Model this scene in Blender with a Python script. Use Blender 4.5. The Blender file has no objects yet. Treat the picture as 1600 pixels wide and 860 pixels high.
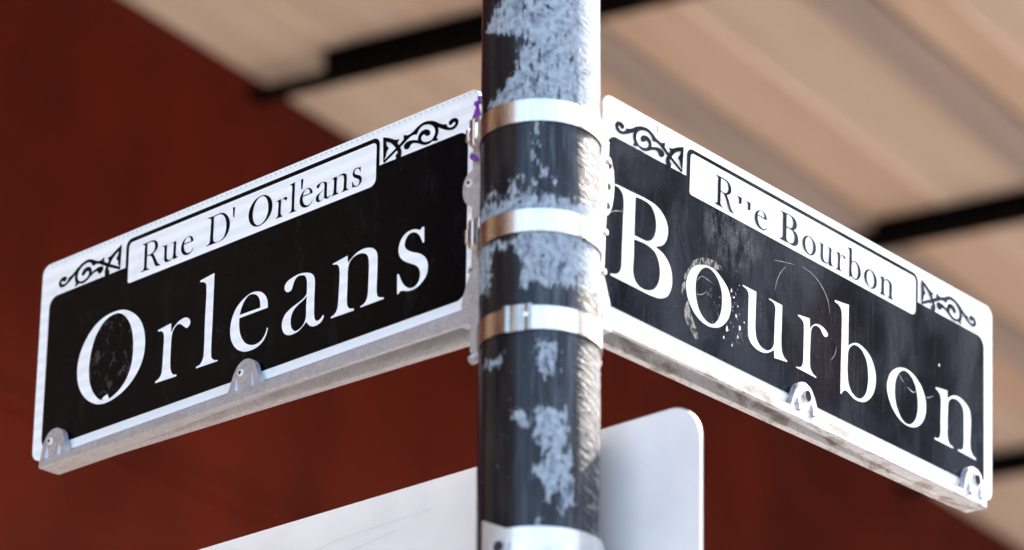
import bpy, bmesh, math, random
import numpy as np
from mathutils import Vector, Matrix, noise
from mathutils.geometry import tessellate_polygon

scene = bpy.context.scene
COL = scene.collection
rnd = random.Random(7)
R = math.radians

# ------------------------------------------------------------------ camera
EYE = 1.65                                   # the photographer's eye height above the road
PITCH, ROLL = 0.328259, 0.0083897
cp, sp = math.cos(PITCH), math.sin(PITCH)
fwd, up, rt = Vector((0, cp, sp)), Vector((0, -sp, cp)), Vector((1, 0, 0))
cr, sr = math.cos(ROLL), math.sin(ROLL)
rt2, up2 = rt * cr + up * sr, up * cr - rt * sr
cam_data = bpy.data.cameras.new('camera')
cam = bpy.data.objects.new('camera', cam_data)
COL.objects.link(cam)
cam.matrix_world = Matrix(((rt2.x, up2.x, -fwd.x, 0), (rt2.y, up2.y, -fwd.y, 0),
                           (rt2.z, up2.z, -fwd.z, EYE), (0, 0, 0, 1)))
cam_data.sensor_fit = 'HORIZONTAL'
cam_data.sensor_width = 36.0
cam_data.lens = 36.0 * 5153.27 / 1600
cam_data.shift_y = (879.69 - 430) / 1600
cam_data.clip_start, cam_data.clip_end = 0.05, 2000
cam_data.dof.use_dof = True
cam_data.dof.focus_distance = 3.35
cam_data.dof.aperture_fstop = 3.35
cam_data.dof.aperture_blades = 0
scene.camera = cam

# ------------------------------------------------------------------ sky and sun
SUN_AZ, SUN_EL = R(52), R(44)
world = bpy.data.worlds.new('World')
scene.world = world
world.use_nodes = True
wn = world.node_tree
bg = wn.nodes['Background']
sky = wn.nodes.new('ShaderNodeTexSky')
sky.sky_type = 'NISHITA'
sky.sun_disc = False
sky.air_density, sky.dust_density, sky.ozone_density = 1.0, 3.0, 0.6
sky.sun_elevation, sky.sun_rotation = SUN_EL, SUN_AZ
wn.links.new(sky.outputs[0], bg.inputs[0])
bg.inputs[1].default_value = 0.15
sl = bpy.data.lights.new('sun', 'SUN')
sl.energy, sl.angle, sl.color = 2.0, R(0.53), (1.0, 0.95, 0.88)
so = bpy.data.objects.new('sun', sl)
COL.objects.link(so)
to_sun = Vector((math.sin(SUN_AZ) * math.cos(SUN_EL), math.cos(SUN_AZ) * math.cos(SUN_EL), math.sin(SUN_EL)))
so.rotation_euler = to_sun.to_track_quat('Z', 'Y').to_euler()
so.location = (6, 0, 12)

scene.view_settings.view_transform = 'Standard'
scene.view_settings.look = 'None'
scene.view_settings.gamma = 1.0
scene.view_settings.use_curve_mapping = False
scene.view_settings.exposure = 2.45
scene.cycles.use_denoising = True
scene.cycles.max_bounces = 10
scene.cycles.diffuse_bounces = 6

# ------------------------------------------------------------------ traced outlines, millimetres in the plane of each sign
GLYPHS = {
 'O': [[[138.7,139.0],[154.2,132.1],[167.9,119.9],[175.8,104.8],[178.2,87.4],[174.6,70.2],[163.9,55.6],[147.6,44.7],[128.8,39.0],[111.6,38.6],[97.1,43.6],[83.2,53.8],[73.3,67.8],[69.3,82.8],[69.5,96.6],[74.3,110.8],[84.2,124.4],[97.7,134.6],[116.9,140.1]],[[134.1,136.5],[144.8,129.3],[153.1,117.8],[157.8,103.6],[159.4,89.4],[158.0,73.1],[151.0,57.5],[140.0,47.5],[124.3,41.7],[110.1,43.8],[99.7,52.6],[92.1,65.2],[89.0,77.6],[88.5,90.0],[91.1,106.3],[97.6,121.5],[109.8,133.6],[122.6,137.5]]],
 'r': [[[198.0,99.4,1],[218.4,101.7,1],[219.1,90.7,1],[223.2,96.0],[231.6,101.0],[241.4,101.7],[247.1,98.3],[248.3,93.2],[243.7,89.5],[238.7,92.6],[233.4,96.6],[227.9,97.2],[223.3,94.0],[220.6,88.4],[219.7,74.3],[220.3,52.0],[222.4,45.4],[225.5,42.4],[230.4,41.1,1],[230.5,39.1,1],[197.3,39.9,1],[197.6,42.2,1],[202.3,43.3],[206.1,47.1],[207.4,53.0],[207.8,68.0],[208.1,87.0],[207.5,91.9],[205.5,95.4],[202.1,97.1],[198.1,97.7,1]]],
 'l': [[[283.0,140.1,1],[283.0,95.0],[283.0,51.0],[284.0,45.3],[288.2,41.8],[293.4,40.4,1],[293.3,39.2,1],[260.4,39.7,1],[260.8,41.6,1],[266.7,42.8],[270.7,48.0],[271.6,55.6],[271.4,91.9],[271.5,126.7],[270.3,131.5],[266.7,134.4],[261.4,135.9,1],[261.3,137.6,1]]],
 'e': [[[366.1,78.1,1],[365.3,86.1],[361.4,93.0],[355.4,98.2],[348.1,101.0],[339.4,101.3],[328.8,97.9],[319.0,91.0],[313.0,81.4],[310.7,70.3],[312.0,59.2],[316.9,49.9],[323.8,43.3],[331.9,39.3],[341.3,37.7],[351.3,38.5],[359.7,42.1],[365.0,48.0],[367.5,55.2,1],[366.1,56.2,1],[363.5,50.0],[358.1,44.6],[351.1,42.5],[343.9,43.2],[335.8,46.9],[329.7,53.4],[325.6,61.9],[324.1,69.8],[323.9,78.2,1]],[[324.3,81.5,1],[326.4,88.4],[331.1,95.7],[337.4,99.8],[343.9,99.2],[349.0,96.5],[352.9,91.7],[354.6,85.9],[354.8,81.2,1]]],
 'a': [[[394.9,86.8],[391.0,89.7],[390.0,93.9],[392.9,98.3],[401.1,101.0],[411.6,102.2],[422.3,100.3],[429.2,97.2],[432.8,93.1],[434.1,87.6],[434.1,76.3],[434.1,61.7],[434.6,50.3],[435.8,46.0],[438.1,43.7],[441.9,43.6],[445.5,45.6],[447.2,47.5],[448.4,46.2],[446.4,42.0],[440.6,39.1],[433.1,39.1],[427.8,41.8],[423.4,46.6,1],[419.5,43.8],[412.9,39.9],[405.4,38.6],[397.9,39.2],[391.7,42.9],[388.3,49.5],[388.3,56.3],[392.2,63.2],[400.4,67.7],[410.0,70.7],[418.2,73.5],[422.7,76.7,1],[422.9,85.1],[422.3,92.1],[419.7,97.4],[414.8,99.7],[408.7,100.0],[404.3,96.7],[402.3,92.2],[399.9,87.7]],[[423.1,74.7,1],[422.6,64.9],[422.6,51.4],[420.1,45.8],[414.3,41.8],[407.6,41.1],[402.9,44.9],[400.7,51.2],[401.2,58.4],[404.3,64.3],[411.6,69.1],[418.3,71.7]]],
 'n': [[[459.2,99.3,1],[480.1,102.1,1],[480.8,93.9,1],[486.4,98.0],[494.4,101.9],[503.8,102.8],[511.3,101.4],[517.4,98.3],[521.4,93.0],[522.4,86.0],[522.4,69.4],[522.5,49.9],[524.2,45.8],[527.2,43.9],[532.5,42.4,1],[532.4,40.9,1],[499.9,40.8,1],[500.3,42.2,1],[504.5,43.1],[508.4,46.6],[510.0,52.4],[510.5,64.6],[510.5,85.3],[509.3,91.8],[506.8,95.7],[501.9,98.3],[495.1,99.3],[487.7,97.6],[483.1,93.7],[481.3,88.5],[481.0,70.9],[481.0,51.2],[482.3,46.7],[484.9,44.1],[491.0,42.3,1],[490.8,40.2,1],[458.8,40.6,1],[458.9,42.1,1],[463.2,43.3],[466.8,46.9],[468.3,52.7],[469.1,68.1],[469.3,87.8],[468.2,93.3],[465.7,96.4],[459.3,98.3,1]]],
 's': [[[585.8,101.8,1],[586.3,85.4,1],[584.3,85.4],[583.2,88.0],[580.8,92.8],[576.8,97.4],[572.1,100.0],[566.2,100.3],[561.7,97.0],[559.6,91.4],[560.9,86.4],[565.4,82.3],[572.7,78.5],[580.7,74.8],[587.3,69.5],[591.1,63.3],[591.8,56.4],[590.2,49.8],[585.4,44.6],[579.0,40.8],[571.8,39.3],[564.6,40.0],[558.0,42.2],[554.7,42.4],[552.8,40.6],[550.8,40.5,1],[550.2,61.3,1],[551.7,61.7],[553.3,59.4],[555.7,54.1],[560.5,47.1],[567.2,42.3],[573.1,41.7],[578.2,44.1],[581.1,48.9],[581.5,54.9],[579.5,60.0],[575.1,64.3],[567.1,68.7],[559.0,73.6],[553.6,79.3],[551.4,85.6],[552.3,92.5],[556.3,99.1],[562.8,102.8],[569.4,103.4],[575.3,102.2],[580.7,100.1],[583.2,102.1]]],
 'B': [[[21.1,138.3,1],[45.1,139.0],[70.9,139.6],[85.3,137.4],[96.4,130.6],[101.6,120.8],[100.9,110.5],[95.4,100.9],[83.9,94.6,1],[97.1,90.7],[106.6,82.4],[110.5,70.5],[109.4,58.5],[103.9,49.1],[93.5,43.3],[80.7,41.4],[50.3,41.4],[19.8,41.5,1],[19.5,43.4,1],[24.7,44.6],[31.4,48.1],[34.5,54.9],[34.7,73.0],[34.7,106.1],[34.7,124.3],[32.6,131.8],[26.6,136.2],[21.2,136.6,1]],[[51.8,136.0,1],[51.7,115.7],[52.1,95.1,1],[61.4,95.2],[70.8,95.8],[78.8,100.7],[83.1,109.0],[83.8,119.3],[81.0,128.3],[74.7,135.1],[64.0,137.0]],[[51.8,91.2,1],[52.3,72.9],[52.3,56.4],[55.7,48.6],[62.9,44.5],[75.8,45.3],[84.9,50.6],[90.8,60.2],[91.9,70.5],[89.3,81.2],[83.0,88.9],[71.0,92.0],[61.6,91.9]]],
 'o': [[[155.7,101.2],[165.4,103.3],[176.1,102.6],[187.0,97.4],[196.4,90.0],[201.4,80.5],[201.9,68.2],[197.7,56.7],[189.0,46.9],[178.6,41.5],[167.3,39.5],[154.2,41.7],[143.5,48.0],[135.8,57.5],[132.1,68.5],[132.9,78.8],[137.6,88.8],[145.3,96.3]],[[162.2,100.7],[169.6,100.8],[177.1,97.3],[183.1,91.0],[187.1,82.2],[188.0,72.4],[186.8,61.9],[182.3,51.3],[175.2,44.2],[167.1,43.3],[158.1,46.9],[152.1,53.2],[148.2,61.8],[146.4,72.4],[147.2,82.8],[151.2,91.5],[156.6,97.6]]],
 'u': [[[219.6,102.3,1],[241.8,102.4,1],[241.6,87.0],[241.4,72.3],[241.9,59.1],[244.4,51.4],[250.5,46.2],[259.6,44.7],[266.8,47.8],[271.4,54.5],[272.2,63.4],[272.5,83.0],[273.0,95.5],[270.5,99.5],[265.9,101.0],[262.2,101.3,1],[262.3,102.6,1],[284.2,102.5,1],[284.1,80.9],[284.1,58.8],[285.8,50.8],[289.6,46.6],[294.3,44.5,1],[294.0,43.4,1],[273.0,40.7,1],[272.2,49.3,1],[266.8,45.4],[260.6,42.1],[252.5,40.3],[242.6,41.1],[234.3,45.0],[230.5,51.6],[229.7,64.6],[229.6,86.5],[229.2,96.1],[226.4,99.4],[219.7,101.1,1]]],
 'r2': [[[310.3,101.3,1],[330.0,103.7,1],[330.8,92.4,1],[333.9,96.7],[339.5,100.8],[346.9,102.3],[355.1,100.8],[360.1,97.6],[360.7,95.1],[357.8,92.5],[354.5,92.4],[351.2,94.5],[347.8,98.2],[343.7,99.5],[338.8,98.7],[334.0,94.6],[332.5,89.8],[331.6,74.5],[331.5,57.3],[332.3,50.1],[336.2,45.5],[342.8,42.8,1],[342.5,41.7,1],[308.9,42.3,1],[308.8,43.3,1],[314.4,44.5],[318.4,47.3],[320.0,52.4],[320.4,70.7],[320.3,89.9],[319.4,95.5],[315.2,98.4],[310.3,99.7,1]]],
 'b': [[[371.8,138.9,1],[395.8,141.7,1],[395.6,117.7],[395.8,95.7,1],[401.7,100.0],[410.6,103.5],[422.3,102.4],[434.1,96.3],[441.6,86.1],[444.2,73.5],[442.1,61.0],[435.0,49.5],[424.8,42.1],[414.5,39.6],[404.3,40.4],[396.5,43.7],[391.4,44.2],[387.6,41.6],[385.2,38.0,1],[383.4,38.6,1],[383.4,56.8],[384.0,107.1],[383.8,127.1],[382.2,132.4],[377.7,135.9],[371.8,136.9,1]],[[396.2,90.3],[401.7,97.6],[409.4,100.6],[418.5,98.6],[426.4,91.2],[430.3,79.0],[430.6,65.7],[427.2,52.8],[419.6,44.5],[411.9,42.6],[402.9,45.8],[397.6,53.2],[395.3,64.1],[395.2,77.4]]],
 'o2': [[[486.9,101.5],[497.2,103.5],[507.7,102.3],[517.4,98.2],[526.3,91.1],[532.0,81.9],[533.9,71.4],[531.9,59.6],[525.8,50.0],[517.2,43.4],[507.6,40.1],[495.5,39.8],[484.2,43.3],[473.8,51.0],[466.8,60.7],[463.7,70.7],[465.3,81.6],[470.6,90.6],[478.3,97.3]],[[492.9,99.9],[499.9,100.2],[507.8,96.7],[514.0,89.9],[517.6,80.5],[519.1,69.9],[518.2,59.7],[513.6,49.4],[505.0,42.5],[496.3,41.9],[488.5,45.8],[482.4,53.7],[478.8,62.4],[477.8,73.1],[479.0,83.4],[483.5,92.6],[487.8,97.1]]],
 'n2': [[[551.5,100.2,1],[572.6,103.1,1],[573.1,93.8,1],[578.5,98.3],[587.1,102.0],[596.9,102.5],[606.6,99.6],[613.5,94.5],[616.2,88.1],[616.5,70.0],[615.6,54.0],[617.1,47.2],[621.5,43.1],[626.7,41.2,1],[625.8,39.1,1],[592.3,39.8,1],[593.3,41.9,1],[599.1,43.1],[602.4,46.3],[603.1,51.3],[603.2,70.6],[602.8,87.4],[600.8,92.9],[595.9,96.7],[588.1,97.9],[581.4,96.5],[576.6,92.9],[574.7,89.3],[573.9,80.6],[573.3,58.8],[574.0,48.2],[577.3,43.2],[584.0,41.5,1],[583.4,39.5,1],[549.6,39.7,1],[549.8,42.0,1],[554.9,42.4],[558.7,44.8],[560.2,49.2],[560.4,66.7],[560.6,90.8],[558.9,94.4],[554.4,97.2],[551.0,98.2,1]]],
 'R': [[[166.8,206.4,1],[173.8,206.4],[181.8,206.5],[186.7,205.2],[190.0,202.5],[191.5,198.6],[190.6,194.6],[187.5,192.0],[184.5,190.2,1],[187.4,186.3],[192.8,177.0],[196.4,174.6,1],[196.5,173.8,1],[189.8,174.2,1],[186.8,178.7],[182.6,186.9],[179.9,189.6,1],[174.8,190.7,1],[174.9,182.2],[175.0,177.5],[176.4,175.6],[179.7,174.5,1],[179.2,174.0,1],[165.8,174.4,1],[165.9,175.4,1],[168.9,175.8],[170.4,178.1],[170.5,183.5],[170.3,199.0],[170.2,204.1],[166.8,205.8,1]],[[174.6,205.1,1],[174.7,197.7],[174.9,191.6,1],[179.8,191.2],[183.8,192.3],[186.3,195.1],[186.8,198.8],[185.4,203.1],[181.9,205.0],[177.6,205.4]]],
 'D': [[[268.2,206.4,1],[277.8,205.7],[284.0,206.1],[290.2,205.7],[295.4,203.6],[300.3,198.9],[303.1,193.5],[303.8,188.0],[302.5,182.3],[298.9,177.3],[294.0,174.6],[287.9,173.8],[279.7,173.9],[268.4,173.8,1],[268.3,174.6,1],[271.4,175.2],[273.3,177.3],[273.8,182.5],[274.2,193.8],[274.2,202.2],[273.3,204.0],[268.2,205.9,1]],[[278.7,204.6,1],[278.8,192.4],[278.7,181.0],[279.5,177.0],[282.2,174.9],[285.8,174.2],[290.9,174.8],[294.9,177.0],[297.6,182.3],[298.3,188.1],[297.5,194.4],[295.1,199.7],[291.3,203.5],[287.1,205.0],[282.5,205.0]]],
 "'": [[[309.0,206.7],[310.8,205.7],[310.6,201.8],[309.7,194.7],[308.9,194.9],[308.0,202.6],[307.8,206.1]]],
 "'2": [[[411.1,206.9],[412.5,205.9],[412.2,202.0],[411.1,195.2],[410.3,195.5],[409.4,202.9],[409.5,206.6]]],
}
SMALL_ORLEANS = [('R',165.8,196.7),('u',199.0,224.3),('e',228.9,248.3),('D',268.4,303.9),('O',332.1,367.7),('r',373.3,389.6),('l',392.6,403.9),('e',408.2,427.1),('a',431.8,452.6),('n',454.0,479.4),('s',483.8,497.4)]
SMALL_BOURBON = [('R',171.7,202.6),('e',236.0,256.1),('B',277.0,308.2),('o',315.1,337.9),('u',342.8,367.5),('r2',372.1,388.4),('b',391.6,415.2),('o2',421.3,443.7),('n2',448.6,473.8)]
ORNAMENT = [[[548.8,201.7,1],[554.7,205.6,1],[554.2,208.3],[555.1,210.6,1],[557.4,209.1],[561.1,208.3],[567.6,209.9],[573.9,213.3],[581.2,215.3],[590.4,214.1],[597.7,211.0],[605.1,206.1],[609.7,204.0],[613.5,203.1,1],[613.9,201.3],[615.1,199.5],[617.1,198.2],[620.7,197.6],[623.4,198.4],[625.0,200.4],[624.2,201.7],[622.4,201.6],[620.2,200.1],[617.9,200.5],[616.1,202.5],[616.5,204.6],[619.2,206.2],[623.2,206.3],[626.8,205.0],[629.2,201.9],[629.0,198.4],[626.6,195.5],[622.1,194.3],[616.7,195.3],[610.8,197.8],[602.0,203.1,1],[602.6,199.3],[601.6,195.3],[600.3,192.8],[602.6,189.3,1],[598.3,189.5],[594.6,191.0,1],[591.0,189.7],[585.5,189.5],[580.9,191.1],[575.3,194.2],[570.7,196.3],[566.1,196.9],[563.8,195.4],[562.5,193.3],[558.8,193.0],[555.5,195.5],[555.1,198.6],[557.7,200.7],[562.3,201.4],[567.8,200.5],[574.1,198.2,1],[574.4,201.1],[576.0,204.3],[579.6,206.4],[584.2,206.7],[588.8,204.9],[591.1,201.9],[590.8,199.1],[587.6,198.5],[584.8,199.8],[583.4,201.7,1],[580.6,201.3],[578.9,199.0],[580.3,195.6],[583.6,193.5],[588.2,192.4],[593.2,192.9],[596.7,196.1],[597.8,200.1],[596.5,204.5],[592.3,208.8],[586.8,211.2],[580.4,211.6],[575.8,209.4],[572.8,204.9,1],[568.6,205.8],[564.0,205.2],[557.6,202.1],[551.2,198.7,1],[527.4,187.8,1],[526.8,190.8,1]],[[526.0,216.7,1],[535.0,213.0],[541.6,209.3],[545.4,207.9],[549.1,207.6,1],[546.3,204.3,1],[549.9,198.8],[552.2,193.0],[551.4,185.9,1],[545.1,186.3,1],[544.2,191.1],[546.6,193.3],[545.9,196.5,1],[543.3,200.2,1],[539.0,205.2],[535.2,208.2],[530.4,210.5,1],[531.3,206.2],[534.4,202.1,1],[531.5,199.5],[530.4,195.1,1],[526.9,189.3,1]]]
RESIDUE = [[[185.8,106.6],[184.8,109.7],[178.9,112.1],[167.5,111.6],[156.1,109.0],[145.8,103.6],[138.8,97.1],[136.6,91.9],[131.3,85.5],[128.3,79.4],[129.8,75.5],[131.6,78.9],[136.0,87.7],[145.3,96.7],[155.6,101.7],[165.3,104.1],[176.0,103.7],[182.5,105.2]],[[130.2,74.5],[126.4,69.8],[125.6,62.8],[127.0,56.7],[128.3,62.7],[130.9,66.9]],[[135.0,56.1],[130.8,44.7],[131.1,38.1],[135.4,30.8],[142.1,25.3],[149.6,19.0],[152.2,21.0],[150.8,28.3],[145.6,36.5],[139.5,45.5],[136.8,53.4]]]
SCRATCHES = [([[271.0,113.4],[274.8,127.7],[280.9,138.6],[288.4,146.5]],0.5),([[315.1,156.6],[335.0,153.5],[350.7,144.4],[359.9,132.9],[363.4,119.4]],0.6),([[375.7,88.6],[372.4,77.3],[366.0,69.3]],0.5),([[147.4,67.2],[154.7,68.6],[161.0,73.1],[163.8,75.7]],0.45),([[147.6,81.2],[155.4,88.8],[165.2,88.0],[171.8,87.0]],0.45),([[485.2,93.2],[489.6,88.5],[493.1,86.4]],0.7),([[498.4,83.1],[505.4,81.5],[511.5,80.8],[515.8,84.4]],0.9),([[533.4,82.3],[538.7,84.0],[546.6,88.3]],0.6),([[13.5,104.7],[22.8,110.1],[34.2,113.8]],0.5),([[268.6,146.9],[286.0,150.9],[302.3,154.0]],0.4)]
FLECKS = [[201.8,89.8,1.75],[206.2,83.6,1.4],[212.6,76.1,1.4],[210.0,64.8,1.75],[198.8,63.0,1.4],[196.5,45.7,2.8],[216.5,54.6,2.8],[213.9,43.3,1.75],[223.4,62.5,1.4],[205.2,31.4,1.4],[191.9,35.8,1.4],[557.0,127.8,2.0999999999999996]]
TORN_U = [[[206.5,196.0,1],[214.4,196.0,1],[214.2,189.3,1],[212.0,189.0,1],[210.1,187.4,1],[210.2,193.1],[208.5,194.7]],[[220.8,195.7,1],[228.8,195.7,1],[228.7,187.7,1],[226.4,187.3,1],[224.6,186.2,1],[224.6,192.6],[223.1,194.7]]]
TICK = [[78.4,224.4],[81.0,223.0],[81.9,220.9],[80.5,216.7],[79.9,216.7],[80.9,220.5],[79.9,222.6]]
CHIP = [[112.3,43.7,1],[115.8,45.8,1],[121.7,47.2,1],[124.6,40.5,1],[117.9,40.7,1]]
PATCHES = [[[-51.7,263.7],[-29.2,276.3],[87.3,310.0],[87.3,193.8],[64.4,172.5],[14.9,153.3],[-28.1,155.3],[-59.8,166.2],[-47.5,174.5],[-35.5,180.5],[-25.1,191.2],[-22.0,214.0],[-9.6,223.0],[-20.8,228.5],[-39.9,235.5],[-66.0,251.2],[-55.8,258.7]],[[-78.0,67.7],[-36.4,64.9],[3.2,65.2],[26.8,61.8],[87.3,72.3],[87.3,47.4],[21.6,36.8],[-27.1,37.4],[-79.8,41.7]],[[-27.6,22.0],[-19.3,29.6],[87.3,53.9],[87.3,-12.6],[27.0,-24.4],[-17.0,-25.8],[-18.5,5.1],[-26.2,17.3]],[[-88.2,32.4],[-64.6,28.0],[-33.8,20.9],[-35.1,13.5],[-53.7,17.9],[-53.9,-25.7],[-85.2,-14.5]],[[-3.8,-146.6],[27.4,-148.2],[25.5,-167.8],[18.7,-200.8],[21.2,-226.1],[6.4,-236.1],[4.6,-214.8],[-4.6,-214.9],[-3.5,-204.5],[6.2,-197.6],[4.4,-185.4],[-3.6,-183.1]],[[-64.3,-93.3],[-49.9,-93.1],[-36.1,-94.4],[-36.8,-98.0],[-48.0,-100.0]],[[-44.7,-90.9],[-36.2,-90.6],[-36.1,-95.7],[-43.0,-95.2]],[[-4.9,137.7],[-1.9,137.6],[-2.4,125.8],[-4.1,115.3],[-6.5,106.3],[-1.7,96.3],[4.3,88.0],[15.2,81.1],[14.0,78.4],[2.0,85.3],[-4.6,94.4],[-9.5,105.1],[-7.1,116.8],[-5.4,128.5]],[[-28.8,83.2],[-16.6,83.6],[-16.0,78.4],[-26.1,77.4]],[[-28.1,75.2],[-22.8,75.5],[-22.1,68.9],[-27.4,68.6]],[[-11.1,77.9],[-5.1,78.2],[-3.9,73.6],[-9.9,72.6]],[[-21.7,-145.2],[-14.3,-151.0],[-9.5,-163.8],[-14.2,-165.3],[-20.3,-156.6]],[[-2.1,-256.3],[-0.9,-253.9],[2.5,-255.0],[0.8,-258.7]],[[-59.2,77.3],[-46.1,75.0],[-46.1,71.1],[-57.9,72.9]]]
PATCHES += [[[-2,-80],[14,-84],[16,-112],[6,-118],[-1,-108]],[[18,-190],[30,-186],[32,-236],[22,-246]]]

# ------------------------------------------------------------------ helpers
def link(o, parent=None, **props):
    COL.objects.link(o)
    if parent is not None:
        o.parent = parent
    for k, v in props.items():
        o[k] = v
    return o

def obj(name, bm, mat, parent=None, smooth=False, **props):
    bmesh.ops.recalc_face_normals(bm, faces=bm.faces)
    me = bpy.data.meshes.new(name)
    bm.to_mesh(me); bm.free()
    if smooth:
        for p in me.polygons: p.use_smooth = True
    if mat: me.materials.append(mat)
    return link(bpy.data.objects.new(name, me), parent, **props)

def flat(name, verts, faces, mat, parent=None, **props):
    me = bpy.data.meshes.new(name)
    me.from_pydata(verts, [], faces)
    me.materials.append(mat)
    return link(bpy.data.objects.new(name, me), parent, **props)

def empty(name, matrix, **props):
    o = bpy.data.objects.new(name, None)
    o.empty_display_size = 0.05
    link(o, None, **props)
    o.matrix_world = matrix
    return o

def bm_box(bm, x0, x1, y0, y1, z0, z1, M=None, bev=0.0):
    vs = [bm.verts.new((x, y, z)) for x in (x0, x1) for y in (y0, y1) for z in (z0, z1)]
    fs = [(0, 1, 3, 2), (4, 6, 7, 5), (0, 4, 5, 1), (2, 3, 7, 6), (0, 2, 6, 4), (1, 5, 7, 3)]
    new = [bm.faces.new([vs[i] for i in f]) for f in fs]
    if bev:
        es = list({e for f in new for e in f.edges})
        r = bmesh.ops.bevel(bm, geom=es, offset=bev, segments=2, affect='EDGES', profile=0.5)
        vs = list({v for f in r['faces'] for v in f.verts} | {v for v in vs if v.is_valid})
    if M is not None:
        bmesh.ops.transform(bm, matrix=M, verts=[v for v in vs if v.is_valid])
    return vs

def bm_cyl(bm, p, axis, r, h, n=20, r2=None):
    M = Matrix.Translation(p) @ Vector(axis).to_track_quat('Z', 'Y').to_matrix().to_4x4()
    g = bmesh.ops.create_cone(bm, cap_ends=True, segments=n, radius1=r, radius2=r if r2 is None else r2, depth=h, matrix=M)
    return g['verts']

def bm_prism(bm, poly, y0, y1):
    """closed polygon in (x, z) extruded from y0 to y1"""
    a = [bm.verts.new((x, y0, z)) for x, z in poly]
    b = [bm.verts.new((x, y1, z)) for x, z in poly]
    n = len(poly)
    fa, fb = bm.faces.new(a), bm.faces.new(b[::-1])
    for i in range(n):
        bm.faces.new((a[i], b[i], b[(i + 1) % n], a[(i + 1) % n]))
    return a + b, (fa, fb)

def rrect(x0, z0, x1, z1, r, n=7):
    if not isinstance(r, (list, tuple)): r = [r] * 4          # bl, br, tr, tl
    pts = []
    for (cx, cz, a0), q in zip(((x0, z0, 180), (x1, z0, 270), (x1, z1, 0), (x0, z1, 90)), r):
        ox = cx + (q if cx == x0 else -q); oz = cz + (q if cz == z0 else -q)
        for i in range(n + 1):
            a = R(a0 + 90 * i / n)
            pts.append((ox + q * math.cos(a), oz + q * math.sin(a)))
    return pts

def smooth_outline(pts, sub=6):
    """closed outline: spline through the points, broken where a point is flagged as a corner"""
    n = len(pts)
    P = [np.array(p[:2], float) for p in pts]
    C = [len(p) > 2 for p in pts]
    out = []
    for i in range(n):
        p1, p2 = P[i], P[(i + 1) % n]
        if C[i] and C[(i + 1) % n]:
            out.append(p1); continue
        p0 = P[i - 1] if not C[i] else p1 - (p2 - p1)
        p3 = P[(i + 2) % n] if not C[(i + 1) % n] else p2 + (p2 - p1)
        def dt(a, b): return max(np.linalg.norm(b - a), 1e-6) ** 0.5
        t0 = 0.0; t1 = t0 + dt(p0, p1); t2 = t1 + dt(p1, p2); t3 = t2 + dt(p2, p3)
        for s in range(sub):
            t = t1 + (t2 - t1) * s / sub
            a1 = (t1 - t) / (t1 - t0) * p0 + (t - t0) / (t1 - t0) * p1
            a2 = (t2 - t) / (t2 - t1) * p1 + (t - t1) / (t2 - t1) * p2
            a3 = (t3 - t) / (t3 - t2) * p2 + (t - t2) / (t3 - t2) * p3
            b1 = (t2 - t) / (t2 - t0) * a1 + (t - t0) / (t2 - t0) * a2
            b2 = (t3 - t) / (t3 - t1) * a2 + (t - t1) / (t3 - t1) * a3
            out.append((t2 - t) / (t2 - t1) * b1 + (t - t1) / (t2 - t1) * b2)
    return [(float(q[0]), float(q[1])) for q in out]

def film(name, contours, y, mat, parent, **props):
    """flat film cut to one outline with holes, facing -Y"""
    loops = [[Vector((x, z, 0)) for x, z in c] for c in contours]
    tris = tessellate_polygon(loops)
    vs = [(p.x, y, p.y) for l in loops for p in l]
    faces = []
    for t in tris:
        a, b, c = (Vector(vs[i]) for i in t)
        if (b - a).cross(c - a).y > 0: t = t[::-1]
        faces.append(t)
    return flat(name, vs, faces, mat, parent, **props)

# ------------------------------------------------------------------ materials
def mat(name):
    m = bpy.data.materials.new(name); m.use_nodes = True
    return m, m.node_tree, m.node_tree.nodes['Principled BSDF']

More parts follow.
